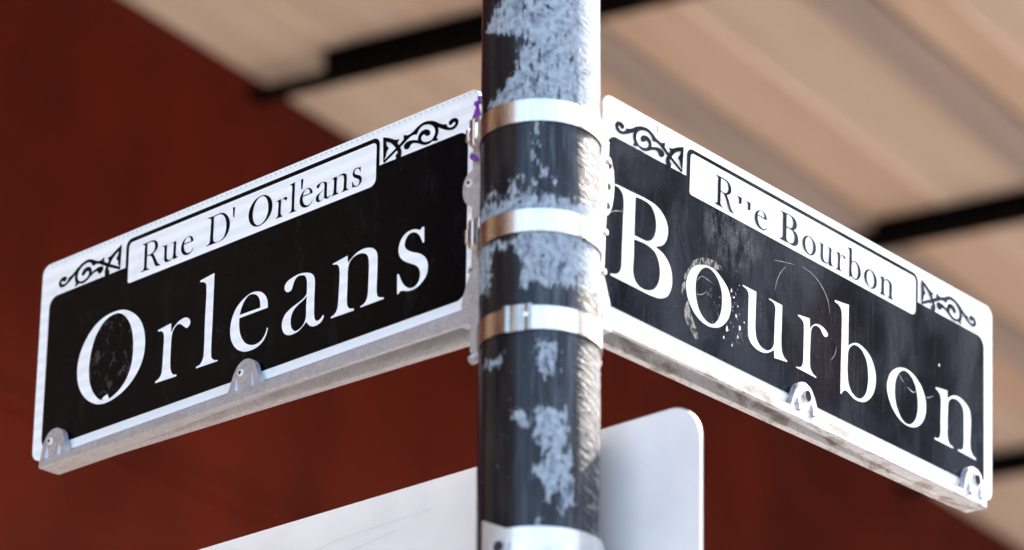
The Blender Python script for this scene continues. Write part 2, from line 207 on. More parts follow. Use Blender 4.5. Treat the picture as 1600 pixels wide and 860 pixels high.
class N:
    """small wrapper that writes node graphs as expressions"""
    def __init__(s, nt): s.nt = nt
    def node(s, t, **kw):
        n = s.nt.nodes.new(t)
        for k, v in kw.items(): setattr(n, k, v)
        return n
    def put(s, sock, v):
        if isinstance(v, bpy.types.NodeSocket): s.nt.links.new(v, sock)
        elif v is not None:
            if hasattr(sock.default_value, '__len__') and not hasattr(v, '__len__'): v = (v,) * 3
            if hasattr(v, '__len__') and len(sock.default_value) == 4 and len(v) == 3: v = tuple(v) + (1,)
            sock.default_value = v
    def m(s, op, a, b=None, c=None, clamp=False):
        n = s.node('ShaderNodeMath', operation=op, use_clamp=clamp)
        for i, v in enumerate((a, b, c)):
            if v is not None: s.put(n.inputs[i], v)
        return n.outputs[0]
    def coord(s): return s.node('ShaderNodeTexCoord').outputs['Object']
    def xyz(s, v):
        n = s.node('ShaderNodeSeparateXYZ'); s.put(n.inputs[0], v); return n.outputs
    def vec(s, x, y, z):
        n = s.node('ShaderNodeCombineXYZ')
        for i, v in enumerate((x, y, z)): s.put(n.inputs[i], v)
        return n.outputs[0]
    def scale(s, v, sc):
        n = s.node('ShaderNodeMapping'); s.put(n.inputs[0], v); n.inputs['Scale'].default_value = sc; return n.outputs[0]
    def noise(s, v, sc, det=4, rough=0.55, dist=0.0):
        n = s.node('ShaderNodeTexNoise'); s.put(n.inputs['Vector'], v)
        n.inputs['Scale'].default_value = sc; n.inputs['Detail'].default_value = det
        n.inputs['Roughness'].default_value = rough; n.inputs['Distortion'].default_value = dist
        return n.outputs[0]
    def vor(s, v, sc, feature='F1'):
        n = s.node('ShaderNodeTexVoronoi', feature=feature); s.put(n.inputs['Vector'], v); n.inputs['Scale'].default_value = sc
        return n.outputs[0]
    def ramp(s, f, a, b):
        n = s.node('ShaderNodeMapRange', interpolation_type='SMOOTHSTEP'); s.put(n.inputs[0], f)
        n.inputs[1].default_value = a; n.inputs[2].default_value = b; return n.outputs[0]
    def mix(s, f, a, b):
        n = s.node('ShaderNodeMix', data_type='RGBA'); s.put(n.inputs[0], f); s.put(n.inputs[6], a); s.put(n.inputs[7], b); return n.outputs[2]
    def mixf(s, f, a, b):
        n = s.node('ShaderNodeMix', data_type='FLOAT'); s.put(n.inputs[0], f); s.put(n.inputs[2], a); s.put(n.inputs[3], b); return n.outputs[0]
    def attr(s, name, out='Fac'):
        return s.node('ShaderNodeAttribute', attribute_name=name).outputs[out]
    def bump(s, h, dist, strength=1.0):
        n = s.node('ShaderNodeBump'); s.put(n.inputs['Height'], h); n.inputs['Distance'].default_value = dist
        n.inputs['Strength'].default_value = strength; return n.outputs[0]

def spot(g, x, z, cx, cz, rx, rz):
    """1 at (cx, cz) falling to 0 at the rim of an ellipse"""
    a = g.m('DIVIDE', g.m('SUBTRACT', x, cx), rx); b = g.m('DIVIDE', g.m('SUBTRACT', z, cz), rz)
    return g.m('SUBTRACT', 1.0, g.m('SQRT', g.m('ADD', g.m('MULTIPLY', a, a), g.m('MULTIPLY', b, b))), clamp=True)

def sheeting(name, tint, cell, rough=0.38, spec=0.3):
    m, nt, b = mat(name); g = N(nt)
    co = g.coord(); x, y, z = g.xyz(co)
    p = 0.0042
    d1 = g.m('PINGPONG', g.m('DIVIDE', g.m('ADD', x, z), p), 0.5)
    d2 = g.m('PINGPONG', g.m('DIVIDE', g.m('SUBTRACT', x, z), p), 0.5)
    inside = g.ramp(g.m('MINIMUM', d1, d2), 0.07, 0.13)
    band = g.ramp(g.m('PINGPONG', g.m('DIVIDE', z, 0.0155), 0.5), 0.23, 0.26)
    lines = g.m('MULTIPLY', g.ramp(g.m('PINGPONG', g.m('DIVIDE', z, 0.0019), 0.5), 0.3, 0.42), 0.25)
    f = g.mixf(band, lines, inside)
    # saw-tooth seal along the upper margin
    tooth = g.m('LESS_THAN', g.m('SUBTRACT', 0.2267, z), g.m('SUBTRACT', 0.0026, g.m('MULTIPLY', g.m('PINGPONG', x, 0.0037), 1.1)))
    tooth = g.m('MULTIPLY', tooth, g.m('LESS_THAN', z, 0.2267))
    grime = g.ramp(g.noise(g.scale(co, (1, 1, 0.5)), 60, 5), 0.52, 0.8)
    c = g.mix(f, tint, cell)
    c = g.mix(g.m('MULTIPLY', tooth, 0.5), c, (0.42, 0.38, 0.35))
    c = g.mix(g.m('MULTIPLY', grime, 0.18), c, (0.5, 0.48, 0.45))
    g.put(b.inputs['Base Color'], c)
    b.inputs['Roughness'].default_value = rough
    b.inputs['Specular IOR Level'].default_value = spec
    return m

def black_film(name, worn):
    m, nt, b = mat(name); g = N(nt)
    co = g.coord(); x, y, z = g.xyz(co)
    specks = g.m('GREATER_THAN', g.noise(co, 900, 2), 0.75 if not worn else 0.735)
    peel = g.vor(co, 330)
    if not worn:
        # old glue flecks left inside the round of the first letter
        reg = spot(g, x, z, 0.1235, 0.090, 0.050, 0.055)
        fl = g.ramp(g.noise(g.scale(co, (1, 1, 0.6)), 95, 7, 0.72, 0.4), 0.54, 0.62)
        fl = g.m('MULTIPLY', fl, g.ramp(reg, 0.05, 0.25))
        c = g.mix(g.m('MULTIPLY', fl, 0.7), (0.0025, 0.0025, 0.003), (0.06, 0.054, 0.06))
        dust = g.ramp(g.noise(g.scale(co, (1, 1, 0.3)), 40, 6, 0.7), 0.48, 0.8)
        c = g.mix(g.m('MULTIPLY', dust, 0.5), c, (0.016, 0.0155, 0.016))
        c = g.mix(g.m('MULTIPLY', specks, 0.5), c, (0.35, 0.37, 0.4))
        g.put(b.inputs['Base Color'], c)
        g.put(b.inputs['Roughness'], g.mixf(fl, 0.12, 0.5)); b.inputs['Specular IOR Level'].default_value = 0.08
        g.put(b.inputs['Normal'], g.bump(peel, 0.00012, 0.3))
    else:
        streak = g.noise(g.scale(co, (1, 1, 0.06)), 260, 3, 0.6)
        wash = g.noise(g.scale(co, (1, 1, 0.55)), 14, 4, 0.6, 0.6)
        rub = spot(g, x, z, 0.200, 0.150, 0.055, 0.045)
        rub = g.m('MULTIPLY', g.ramp(rub, 0.0, 0.5), g.ramp(g.noise(g.scale(co, (1, 1, 0.35)), 55, 5, 0.7), 0.40, 0.66))
        cells = g.ramp(g.vor(co, 260, 'DISTANCE_TO_EDGE'), 0.02, 0.12)
        rub = g.m('MULTIPLY', rub, g.mixf(cells, 1.0, 0.45))
        scuff = g.ramp(g.noise(g.scale(co, (1.0, 1, 0.5)), 120, 6, 0.75, 0.9), 0.58, 0.70)
        scuff = g.m('MULTIPLY', scuff, g.ramp(spot(g, x, z, 0.205, 0.075, 0.06, 0.06), 0.0, 0.6))
        warm_reflection = g.ramp(spot(g, x, z, 0.36, 0.075, 0.13, 0.12), 0.1, 0.9)  # purple-brown tint paints the opposite house's reflection into the film
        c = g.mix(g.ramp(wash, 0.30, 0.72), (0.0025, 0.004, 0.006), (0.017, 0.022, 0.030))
        c = g.mix(g.m('MULTIPLY', warm_reflection, 0.45), c, (0.020, 0.010, 0.011))
        c = g.mix(g.m('MULTIPLY', g.ramp(streak, 0.5, 0.8), 0.5), c, (0.034, 0.036, 0.042))
        c = g.mix(g.m('MULTIPLY', rub, 0.65), c, (0.20, 0.20, 0.21))
        c = g.mix(g.m('MULTIPLY', scuff, 0.8), c, (0.30, 0.30, 0.32))
        c = g.mix(g.m('MULTIPLY', specks, 0.5), c, (0.5, 0.5, 0.48))
        g.put(b.inputs['Base Color'], c)
        g.put(b.inputs['Roughness'], g.mixf(g.ramp(wash, 0.3, 0.7), 0.09, 0.16)); b.inputs['Specular IOR Level'].default_value = 0.28
        g.put(b.inputs['Normal'], g.bump(g.m('ADD', peel, g.m('MULTIPLY', streak, 0.6)), 0.0001, 0.15))
    return m

def plain(name, col, rough, metal=0.0, nscale=0.0, dark=None, bump=0.0, spec=0.5):
    m, nt, b = mat(name); g = N(nt); co = g.coord()
    if nscale:
        f = g.noise(co, nscale, 6, 0.6)
        c = g.mix(g.ramp(f, 0.35, 0.7), col, dark or tuple(v * 0.6 for v in col))
        g.put(b.inputs['Base Color'], c)
        g.put(b.inputs['Roughness'], g.mixf(f, rough * 0.75, min(1, rough * 1.3)))
        if bump: g.put(b.inputs['Normal'], g.bump(g.noise(co, nscale * 4, 4), bump, 0.6))
    else:
        b.inputs['Base Color'].default_value = (*col, 1); b.inputs['Roughness'].default_value = rough
    b.inputs['Metallic'].default_value = metal
    b.inputs['Specular IOR Level'].default_value = spec
    return m

M_white_a = sheeting('white_sheeting_clean', (0.92, 0.92, 0.93), (0.77, 0.825, 0.82))
M_white_b = sheeting('white_sheeting_weathered', (0.66, 0.655, 0.645), (0.545, 0.555, 0.56), 0.6, 0.12)
M_black_a = black_film('black_film_gloss', False)
M_black_b = black_film('black_film_worn', True)
M_scratch = plain('scratch_grey', (0.34, 0.33, 0.32), 0.6)
M_residue, _nt, _b = mat('glue_residue'); _g = N(_nt); _c = _g.coord()
_g.put(_b.inputs['Base Color'], _g.mix(_g.noise(_c, 300, 4), (0.13, 0.125, 0.12), (0.05, 0.048, 0.046)))
_g.put(_b.inputs['Alpha'], _g.ramp(_g.noise(_g.scale(_c, (1, 1, 0.5)), 210, 6, 0.7, 0.8), 0.40, 0.56))
_b.inputs['Roughness'].default_value = 0.6
M_plate_scr = plain('plate_scratch', (0.52, 0.52, 0.53), 0.6)
M_fleck = plain('paint_fleck', (0.75, 0.74, 0.68), 0.5)
def steel():
    m, nt, b = mat('stainless_steel'); g = N(nt); co = g.coord()
    st = g.noise(g.scale(co, (1, 1, 0.04)), 170, 4, 0.6); sm = g.noise(co, 55, 5, 0.65)
    c = g.mix(g.ramp(st, 0.35, 0.7), (0.86, 0.79, 0.70), (0.62, 0.565, 0.50))
    c = g.mix(g.m('MULTIPLY', g.ramp(sm, 0.55, 0.75), 0.35), c, (0.36, 0.33, 0.30))
    g.put(b.inputs['Base Color'], c); b.inputs['Metallic'].default_value = 1.0
    g.put(b.inputs['Roughness'], g.mixf(sm, 0.15, 0.36))
    g.put(b.inputs['Normal'], g.bump(st, 0.0004, 0.35))
    return m
M_steel = steel()
M_purple = plain('purple_plastic', (0.16, 0.015, 0.34), 0.15)
M_plate = plain('bare_aluminium_plate', (0.80, 0.795, 0.79), 0.4, 0.12, 9, (0.73, 0.725, 0.725))
M_dark_iron = plain('black_iron_paint', (0.0025, 0.002, 0.0018), 0.8, spec=0.03)
M_hole = plain('hole_shadow', (0.02, 0.02, 0.02), 0.9)

def cast_aluminium(name, grime, gcol):
    m, nt, b = mat(name); g = N(nt); co = g.coord()
    f = g.noise(co, 260, 5, 0.65); d = g.noise(g.scale(co, (0.5, 1, 1)), 55, 6, 0.65, 0.8)
    c = g.mix(g.ramp(f, 0.35, 0.7), (0.60, 0.60, 0.625), (0.47, 0.47, 0.49))
    c = g.mix(g.m('MULTIPLY', g.ramp(d, 0.46, 0.68), grime), c, gcol)
    g.put(b.inputs['Base Color'], c)
    b.inputs['Metallic'].default_value = 0.6
    b.inputs['Roughness'].default_value = 0.45
    g.put(b.inputs['Normal'], g.bump(f, 0.0006, 0.6))
    return m
M_cast_a = cast_aluminium('cast_aluminium_clean', 0.22, (0.24, 0.21, 0.18))
M_cast_b = cast_aluminium('cast_aluminium_grimy', 0.8, (0.15, 0.115, 0.075))

def pole_paint():
    m, nt, b = mat('peeling_pole_paint'); g = N(nt)
    pc = g.attr('pc', 'Vector'); a, z, _ = g.xyz(pc); sd = g.attr('peel')
    rag = g.noise(pc, 90, 6, 0.7, 0.5); rag2 = g.noise(g.scale(pc, (1, 0.45, 1)), 210, 4, 0.7)
    e = g.m('ADD', g.m('MINIMUM', sd, 0.0040), g.m('MULTIPLY', g.m('SUBTRACT', rag, 0.5), 0.022))
    e = g.m('ADD', e, g.m('MULTIPLY', g.m('SUBTRACT', rag2, 0.5), 0.020))
    e = g.m('ADD', e, g.m('MULTIPLY', g.m('SUBTRACT', g.noise(g.scale(pc, (1, 0.16, 1)), 260, 4, 0.65), 0.51), 0.024))
    patch = g.ramp(e, -0.0016, 0.0016)
    pcol = g.mix(g.ramp(g.noise(pc, 130, 5, 0.65), 0.35, 0.7), (0.335, 0.385, 0.43), (0.165, 0.205, 0.25))
    pcol = g.mix(g.m('MULTIPLY', g.ramp(g.noise(g.scale(pc, (1, 0.5, 1)), 75, 5, 0.7), 0.52, 0.66), 0.85), pcol, (0.04, 0.058, 0.085))
    # streaky glue crust; its paling toward the right edge paints in sunlight
    crust = g.noise(g.vec(g.m('MULTIPLY', a, 0.3), g.m('ADD', z, g.m('MULTIPLY', a, 0.3)), 0.0), 230, 4, 0.6, 0.5)
    side = g.ramp(g.m('ADD', a, g.m('MULTIPLY', g.noise(g.scale(pc, (1, 0.25, 1)), 45, 3), 0.03)), 0.020, 0.105)
    sunlit_crust = g.ramp(g.m('ADD', crust, g.m('MULTIPLY', g.m('SUBTRACT', side, 1.0), 0.30)), 0.43, 0.58)
    base = g.mix(g.ramp(g.noise(g.scale(pc, (1, 0.2, 1)), 70, 4), 0.4, 0.75), (0.010, 0.010, 0.012), (0.024, 0.022, 0.022))
    base = g.mix(g.m('MULTIPLY', sunlit_crust, 0.8), base, (0.40, 0.365, 0.335))
    sky_streak = g.ramp(g.noise(g.scale(pc, (1, 0.07, 1)), 95, 6, 0.75), 0.44, 0.66)  # blue-grey streaks painted in for the sky's reflection on the gloss
    base = g.mix(g.m('MULTIPLY', sky_streak, g.m('MULTIPLY', g.ramp(a, -0.035, 0.005), 0.9)), base, (0.068, 0.080, 0.100))
    dots = g.m('MULTIPLY', g.m('GREATER_THAN', g.noise(pc, 240, 2), 0.735), 0.8)
    base = g.mix(dots, base, (0.30, 0.34, 0.38))
    g.put(b.inputs['Base Color'], g.mix(patch, base, pcol))
    g.put(b.inputs['Roughness'], g.mixf(g.m('MAXIMUM', g.m('MAXIMUM', patch, sunlit_crust), g.m('MULTIPLY', side, 0.9)), 0.17, 0.72)); b.inputs['Specular IOR Level'].default_value = 0.24
    h = g.m('ADD', g.m('MULTIPLY', g.m('MULTIPLY', crust, side), 2.2), g.m('MULTIPLY', patch, -0.2))
    h = g.m('ADD', h, g.m('MULTIPLY', g.noise(g.scale(pc, (1, 0.3, 1)), 60, 3), 0.35))
    g.put(b.inputs['Normal'], g.bump(h, 0.0012, 1.0))
    return m
M_pole = pole_paint()

def wall_paint():
    m, nt, b = mat('red_wall_paint'); g = N(nt); co = g.coord()
    f = g.noise(g.scale(co, (1, 1, 0.6)), 1.6, 5, 0.6); st = g.noise(co, 35, 4)
    c = g.mix(g.ramp(f, 0.3, 0.7), (0.132, 0.0130, 0.0041), (0.068, 0.0064, 0.0021))
    c = g.mix(g.m('MULTIPLY', g.ramp(g.noise(g.scale(co, (1, 1, 0.22)), 5, 4), 0.48, 0.75), 0.5), c, (0.066, 0.007, 0.0025))
    g.put(b.inputs['Base Color'], c); b.inputs['Roughness'].default_value = 0.7
    b.inputs['Specular IOR Level'].default_value = 0.08
    g.put(b.inputs['Normal'], g.bump(st, 0.004, 0.4))
    return m
M_wall = wall_paint()

def wood(name, c1, c2):
    m, nt, b = mat(name); g = N(nt); co = g.coord()
    f = g.noise(g.scale(co, (0.35, 3.0, 1)), 3.0, 5, 0.6, 0.4)
    g.put(b.inputs['Base Color'], g.mix(g.ramp(f, 0.35, 0.68), c1, c2)); b.inputs['Roughness'].default_value = 0.65
    return m
M_board = [wood('painted_board_tan', (0.64, 0.465, 0.345), (0.56, 0.395, 0.28)),
           wood('painted_board_sand', (0.67, 0.535, 0.41), (0.60, 0.45, 0.34)),
           wood('painted_board_grey', (0.42, 0.34, 0.29), (0.36, 0.29, 0.245))]
M_shutter = wood('brown_shutter_paint', (0.50, 0.36, 0.22), (0.42, 0.30, 0.18))
M_brick = plain('dark_brick', (0.13, 0.07, 0.07), 0.9, 0, 6, (0.085, 0.05, 0.05))
M_glass = plain('dark_window_glass', (0.02, 0.025, 0.03), 0.05)
M_asphalt = plain('asphalt', (0.17, 0.165, 0.155), 0.9, 0, 8, (0.13, 0.125, 0.12), 0.004)
M_concrete = plain('sidewalk_concrete', (0.42, 0.39, 0.35), 0.85, 0, 5, (0.32, 0.295, 0.265), 0.002)
M_ground = plain('far_ground', (0.26, 0.235, 0.205), 0.95, 0, 0.5, (0.20, 0.18, 0.16))

# ------------------------------------------------------------------ ground, pavement, road
# the facade line: azimuth 34.7 degrees; wall frame x = along, y = into the wall, z = up
WA = Vector((-0.98237, 7.38548, 0.0))
wd = Vector((1.97724, 2.85255, 0)).normalized()
wn_in = Vector((-wd.y, wd.x, 0))               # into the building
WM = Matrix(((wd.x, wn_in.x, 0, WA.x), (wd.y, wn_in.y, 0, WA.y), (0, 0, 1, 0), (0, 0, 0, 1)))
SOFFIT = EYE + 4.0

bm = bmesh.new(); bm_box(bm, -600, 600, -600, 600, -0.5, -0.004)
obj('ground', bm, M_ground, kind='structure')
bm = bmesh.new(); bm_box(bm, -40, 40, -13.0, -3.76, -0.1, 0.0)
o = obj('road', bm, M_asphalt, kind='structure'); o.matrix_world = WM
pv = empty('pavement', WM, kind='structure')
for i in range(-8, 10):
    bm = bmesh.new(); bm_box(bm, i * 1.2 + 0.004, i * 1.2 + 1.196, -3.57, -0.004, -0.05, 0.13, bev=0.006)
    obj('slab', bm, M_concrete, pv)
    bm = bmesh.new(); bm_box(bm, i * 1.2 + 0.003, i * 1.2 + 1.197, -3.75, -3.575, -0.05, 0.132, bev=0.012)
    obj('kerb_stone', bm, M_concrete, pv)

# ------------------------------------------------------------------ the red building and its balcony
bld = empty('corner_building', WM, label='red painted building behind the pole with a boarded tan balcony overhead', category='building')
bm = bmesh.new(); bm_box(bm, -13, 16, 0.0, 0.35, -0.05, 9.0)
obj('wall', bm, M_wall, bld)
bm = bmesh.new(); bm_box(bm, -13, 16, -0.016, 0.001, SOFFIT - 1.205, SOFFIT - 1.162, bev=0.005)
obj('string_course', bm, M_wall, bld)
for a0 in (-5.6, -9.4):  # unseen doors, added and sized for a tan reflection in the Orleans sign
    bm = bmesh.new()
    bm_box(bm, a0, a0 + 0.10, -0.03, 0.002, 0.13, 5.2); bm_box(bm, a0 + 1.70, a0 + 1.80, -0.03, 0.002, 0.13, 5.2)
    bm_box(bm, a0 + 0.10, a0 + 1.70, -0.03, 0.002, 5.1, 5.2)
    fr = obj('unseen_shutter_door', bm, M_shutter, bld)
    for k in range(2):
        for q in range(39):
            bm = bmesh.new(); bm_box(bm, a0 + 0.11 + k * 0.80, a0 + 0.89 + k * 0.80, -0.022, -0.002, 0.16 + q * 0.125, 0.27 + q * 0.125)
            obj('slat', bm, M_shutter, fr)
bm = bmesh.new(); bm_box(bm, -13, 16, -2.36, -2.28, SOFFIT - 0.34, SOFFIT + 0.2)
bal = obj('balcony', bm, M_board[1], bld)                       # the outer fascia carries the boards and beams
wid, gap = 0.28, 0.007
for r in range(8):
    o0 = 0.004 + r * (wid + gap)
    cuts = [-13] + sorted(rnd.uniform(-10, 13) for _ in range(3)) + [16]
    for c0, c1 in zip(cuts[:-1], cuts[1:]):
        bm = bmesh.new(); bm_box(bm, c0 + 0.003, c1 - 0.003, -o0 - wid, -o0, SOFFIT + rnd.uniform(0, 0.004), SOFFIT + 0.03)
        obj('board', bm, M_board[(1, 1, 0, 0, 1, 0, 1, 1, 0, 1)[r]], bal)
for o0, w_ in ((0.80, 0.13), (1.44, 0.14)):
    bm = bmesh.new(); bm_box(bm, -13, 16, -o0 - w_, -o0, SOFFIT - 0.03, SOFFIT - 0.001)
    obj('joist', bm, M_board[2], bal)
skew = math.tan(R(6.3))
for k, a0 in enumerate((-9.5, -7.85, -6.2, -4.5, -2.85, -1.2, 0.455, 2.088, 4.04, 5.6, 7.25, 8.9, 10.6)):
    bm = bmesh.new()
    dep, w_ = 0.067, 0.083
    vs = bm_box(bm, a0, a0 + w_, -2.28, -0.255, SOFFIT - dep, SOFFIT - 0.0005)
    vs += bm_box(bm, a0 + w_ * 0.45, a0 + w_, -0.255, -0.001, SOFFIT - dep, SOFFIT - dep + 0.027)
    for v in vs: v.co.x += -v.co.y * skew
    obj('beam', bm, M_dark_iron, bal)

# ------------------------------------------------------------------ townhouse across the street, mirrored in the scuffed sign
OM = WM @ Matrix.Translation((2.0, -15.0, 0))
opp = empty('brick_townhouse', OM, label='dark brick townhouse across the street mirrored in the scuffed sign face', category='building')
TH = 10.4
cols = [1.0 + i * 2.4 for i in range(9)]
bm = bmesh.new(); bm_box(bm, -0.4, 21.6, -7.0, -0.30, 0.0, TH)
obj('wall', bm, M_brick, opp)
bm = bmesh.new()                                  # front skin with real openings
xs = [-0.4] + [v for c in cols for v in (c, c + 1.1)] + [21.6]
for q in range(0, len(xs), 2): bm_box(bm, xs[q], xs[q + 1], -0.299, 0.0, 0.0, TH)
for c in cols:
    for z0, z1 in ((2.9, 4.2), (6.7, 7.3), (9.5, TH)): bm_box(bm, c + 0.0005, c + 1.0995, -0.299, -0.001, z0, z1)
    bm_box(bm, c + 0.0005, c + 1.0995, -0.299, -0.001, 0.0, 0.3)
obj('front_wall', bm, M_brick, opp)
bm = bmesh.new(); bm_box(bm, -0.5, 21.7, -0.2, 0.22, TH, TH + 0.28)
obj('cornice', bm, M_concrete, opp)
for c in cols:
    for z0, z1 in ((0.3, 2.9), (4.2, 6.7), (7.3, 9.5)):
        bm = bmesh.new()
        for a_, b_, e_, f_ in ((c + 0.02, c + 0.09, z0 + 0.02, z1 - 0.02), (c + 1.01, c + 1.08, z0 + 0.02, z1 - 0.02), (c + 0.09, c + 1.01, z0 + 0.02, z0 + 0.1), (c + 0.09, c + 1.01, z1 - 0.1, z1 - 0.02), (c + 0.09, c + 1.01, (z0 + z1) / 2 - 0.03, (z0 + z1) / 2 + 0.03)):
            bm_box(bm, a_, b_, -0.2, -0.12, e_, f_)
        fr = obj('window', bm, M_board[1], opp)
        bm = bmesh.new(); bm_box(bm, c + 0.085, c + 1.015, -0.175, -0.165, z0 + 0.09, z1 - 0.09)
        obj('pane', bm, M_glass, fr)

# ------------------------------------------------------------------ the pole
PX, PY, PR = 0.023444, 2.827331, 0.056594
SB = EYE + 1.238533                             # level of the signs' lower edge
def make_pole():
    na, zs = 144, [0.13, 1.0, 1.8] + [SB - 0.42 + i * 0.0045 for i in range(190)] + [SB + 0.6, SB + 0.9]
    ang = [-math.pi + 2 * math.pi * i / na for i in range(na)]
    A, Z = np.meshgrid(np.array(ang) * PR, np.array(zs) - SB)
    sd = np.full(A.shape, -0.05)
    for poly in PATCHES:
        p = np.array(poly) / 1000.0
        q = np.roll(p, -1, 0)
        dmin = np.full(A.shape, 1e9); ins = np.zeros(A.shape, bool)
        for (x1, y1), (x2, y2) in zip(p, q):
            ex, ey = x2 - x1, y2 - y1
            t = np.clip(((A - x1) * ex + (Z - y1) * ey) / (ex * ex + ey * ey + 1e-12), 0, 1)
            dmin = np.minimum(dmin, np.hypot(A - x1 - t * ex, Z - y1 - t * ey))
            cond = (y1 > Z) != (y2 > Z)
            ins ^= cond & (A < ex * (Z - y1) / (ey if abs(ey) > 1e-9 else 1e-9) + x1)
        sd = np.maximum(sd, np.where(ins, dmin, -dmin))
    verts, faces = [], []
    for z in zs:
        for a in ang: verts.append((PR * math.sin(a), -PR * math.cos(a), z))
    for j in range(len(zs) - 1):
        for i in range(na):
            k = (i + 1) % na
            faces.append((j * na + i, j * na + k, (j + 1) * na + k, (j + 1) * na + i))
    me = bpy.data.meshes.new('sign_pole')
    me.from_pydata(verts, [], faces)
    for p in me.polygons: p.use_smooth = True
    at = me.attributes.new('peel', 'FLOAT', 'POINT'); at.data.foreach_set('value', sd.ravel().astype(np.float32))
    at = me.attributes.new('pc', 'FLOAT_VECTOR', 'POINT')
    at.data.foreach_set('vector', np.stack([A.ravel(), Z.ravel(), 0 * A.ravel()], -1).ravel().astype(np.float32))
    me.materials.append(M_pole)
    return link(bpy.data.objects.new('shaft', me))
root = empty('sign_pole', Matrix.Translation((PX, PY, 0)), label='round black street pole with peeling pale blue paint and steel bands', category='pole')
sh = make_pole(); sh.parent = root
bm = bmesh.new(); bmesh.ops.create_uvsphere(bm, u_segments=24, v_segments=10, radius=PR + 0.002, matrix=Matrix.Translation((0, 0, SB + 0.9)) @ Matrix.Diagonal((1, 1, 0.5, 1)))
obj('cap', bm, M_dark_iron, root, True)
bm = bmesh.new(); bm_cyl(bm, (0, 0, 0.145), (0, 0, 1), 0.11, 0.03, 32); bm_cyl(bm, (0, 0, 0.19), (0, 0, 1), 0.085, 0.06, 32, 0.06)
obj('base_collar', bm, M_dark_iron, root)

# ------------------------------------------------------------------ street name signs
W, H = 0.657979, 0.2286
def sign_matrix(O, X, Y, Z):
    return Matrix(((X[0], Y[0], Z[0], O[0]), (X[1], Y[1], Z[1], O[1]), (X[2], Y[2], Z[2], O[2] + EYE), (0, 0, 0, 1)))
SM_L = sign_matrix((-0.5167, 3.327436, 1.242352), (0.733770, -0.679378, -0.005188), (0.679393, 0.733772, 0.001968), (0.002469, -0.004969, 0.999985))
SM_R = sign_matrix((0.075485, 2.884119, 1.237235), (0.675410, 0.737018, -0.025043), (-0.736450, 0.675873, 0.028932), (0.038249, -0.001098, 0.999268))
MM = 0.001
def mm(c, dx=0.0): return [(x * MM + dx, z * MM) for x, z in smooth_outline(c)]

def placed(glyph, x0, x1, base, k):
    cs = [smooth_outline(c) for c in GLYPHS[glyph]]
    xs = [p[0] for c in cs for p in c]
    a, b = min(xs), max(xs)
    if glyph in 'RD': cs = [[(x, 40.0 + (z - 174.0) / k) for x, z in c] for c in cs]   # drawn at plate size already
    return [[((x0 + (x - a) / (b - a) * (x1 - x0)) * MM, (base + (z - 40.0) * k) * MM) for x, z in c] for c in cs]

Y0, Y1, Y2, Y3 = -0.0015, -0.0018, -0.0021, -0.0024
def tab_outline(cx, hb, zb, zt, r):
    pts = [(cx - hb, zb)]
    zc = zt - r
    for i in range(13):
        a = R(168 - 156 * i / 12)
        pts.append((cx + r * math.cos(a), zc + r * math.sin(a)))
    pts.append((cx + hb, zb))
    return pts

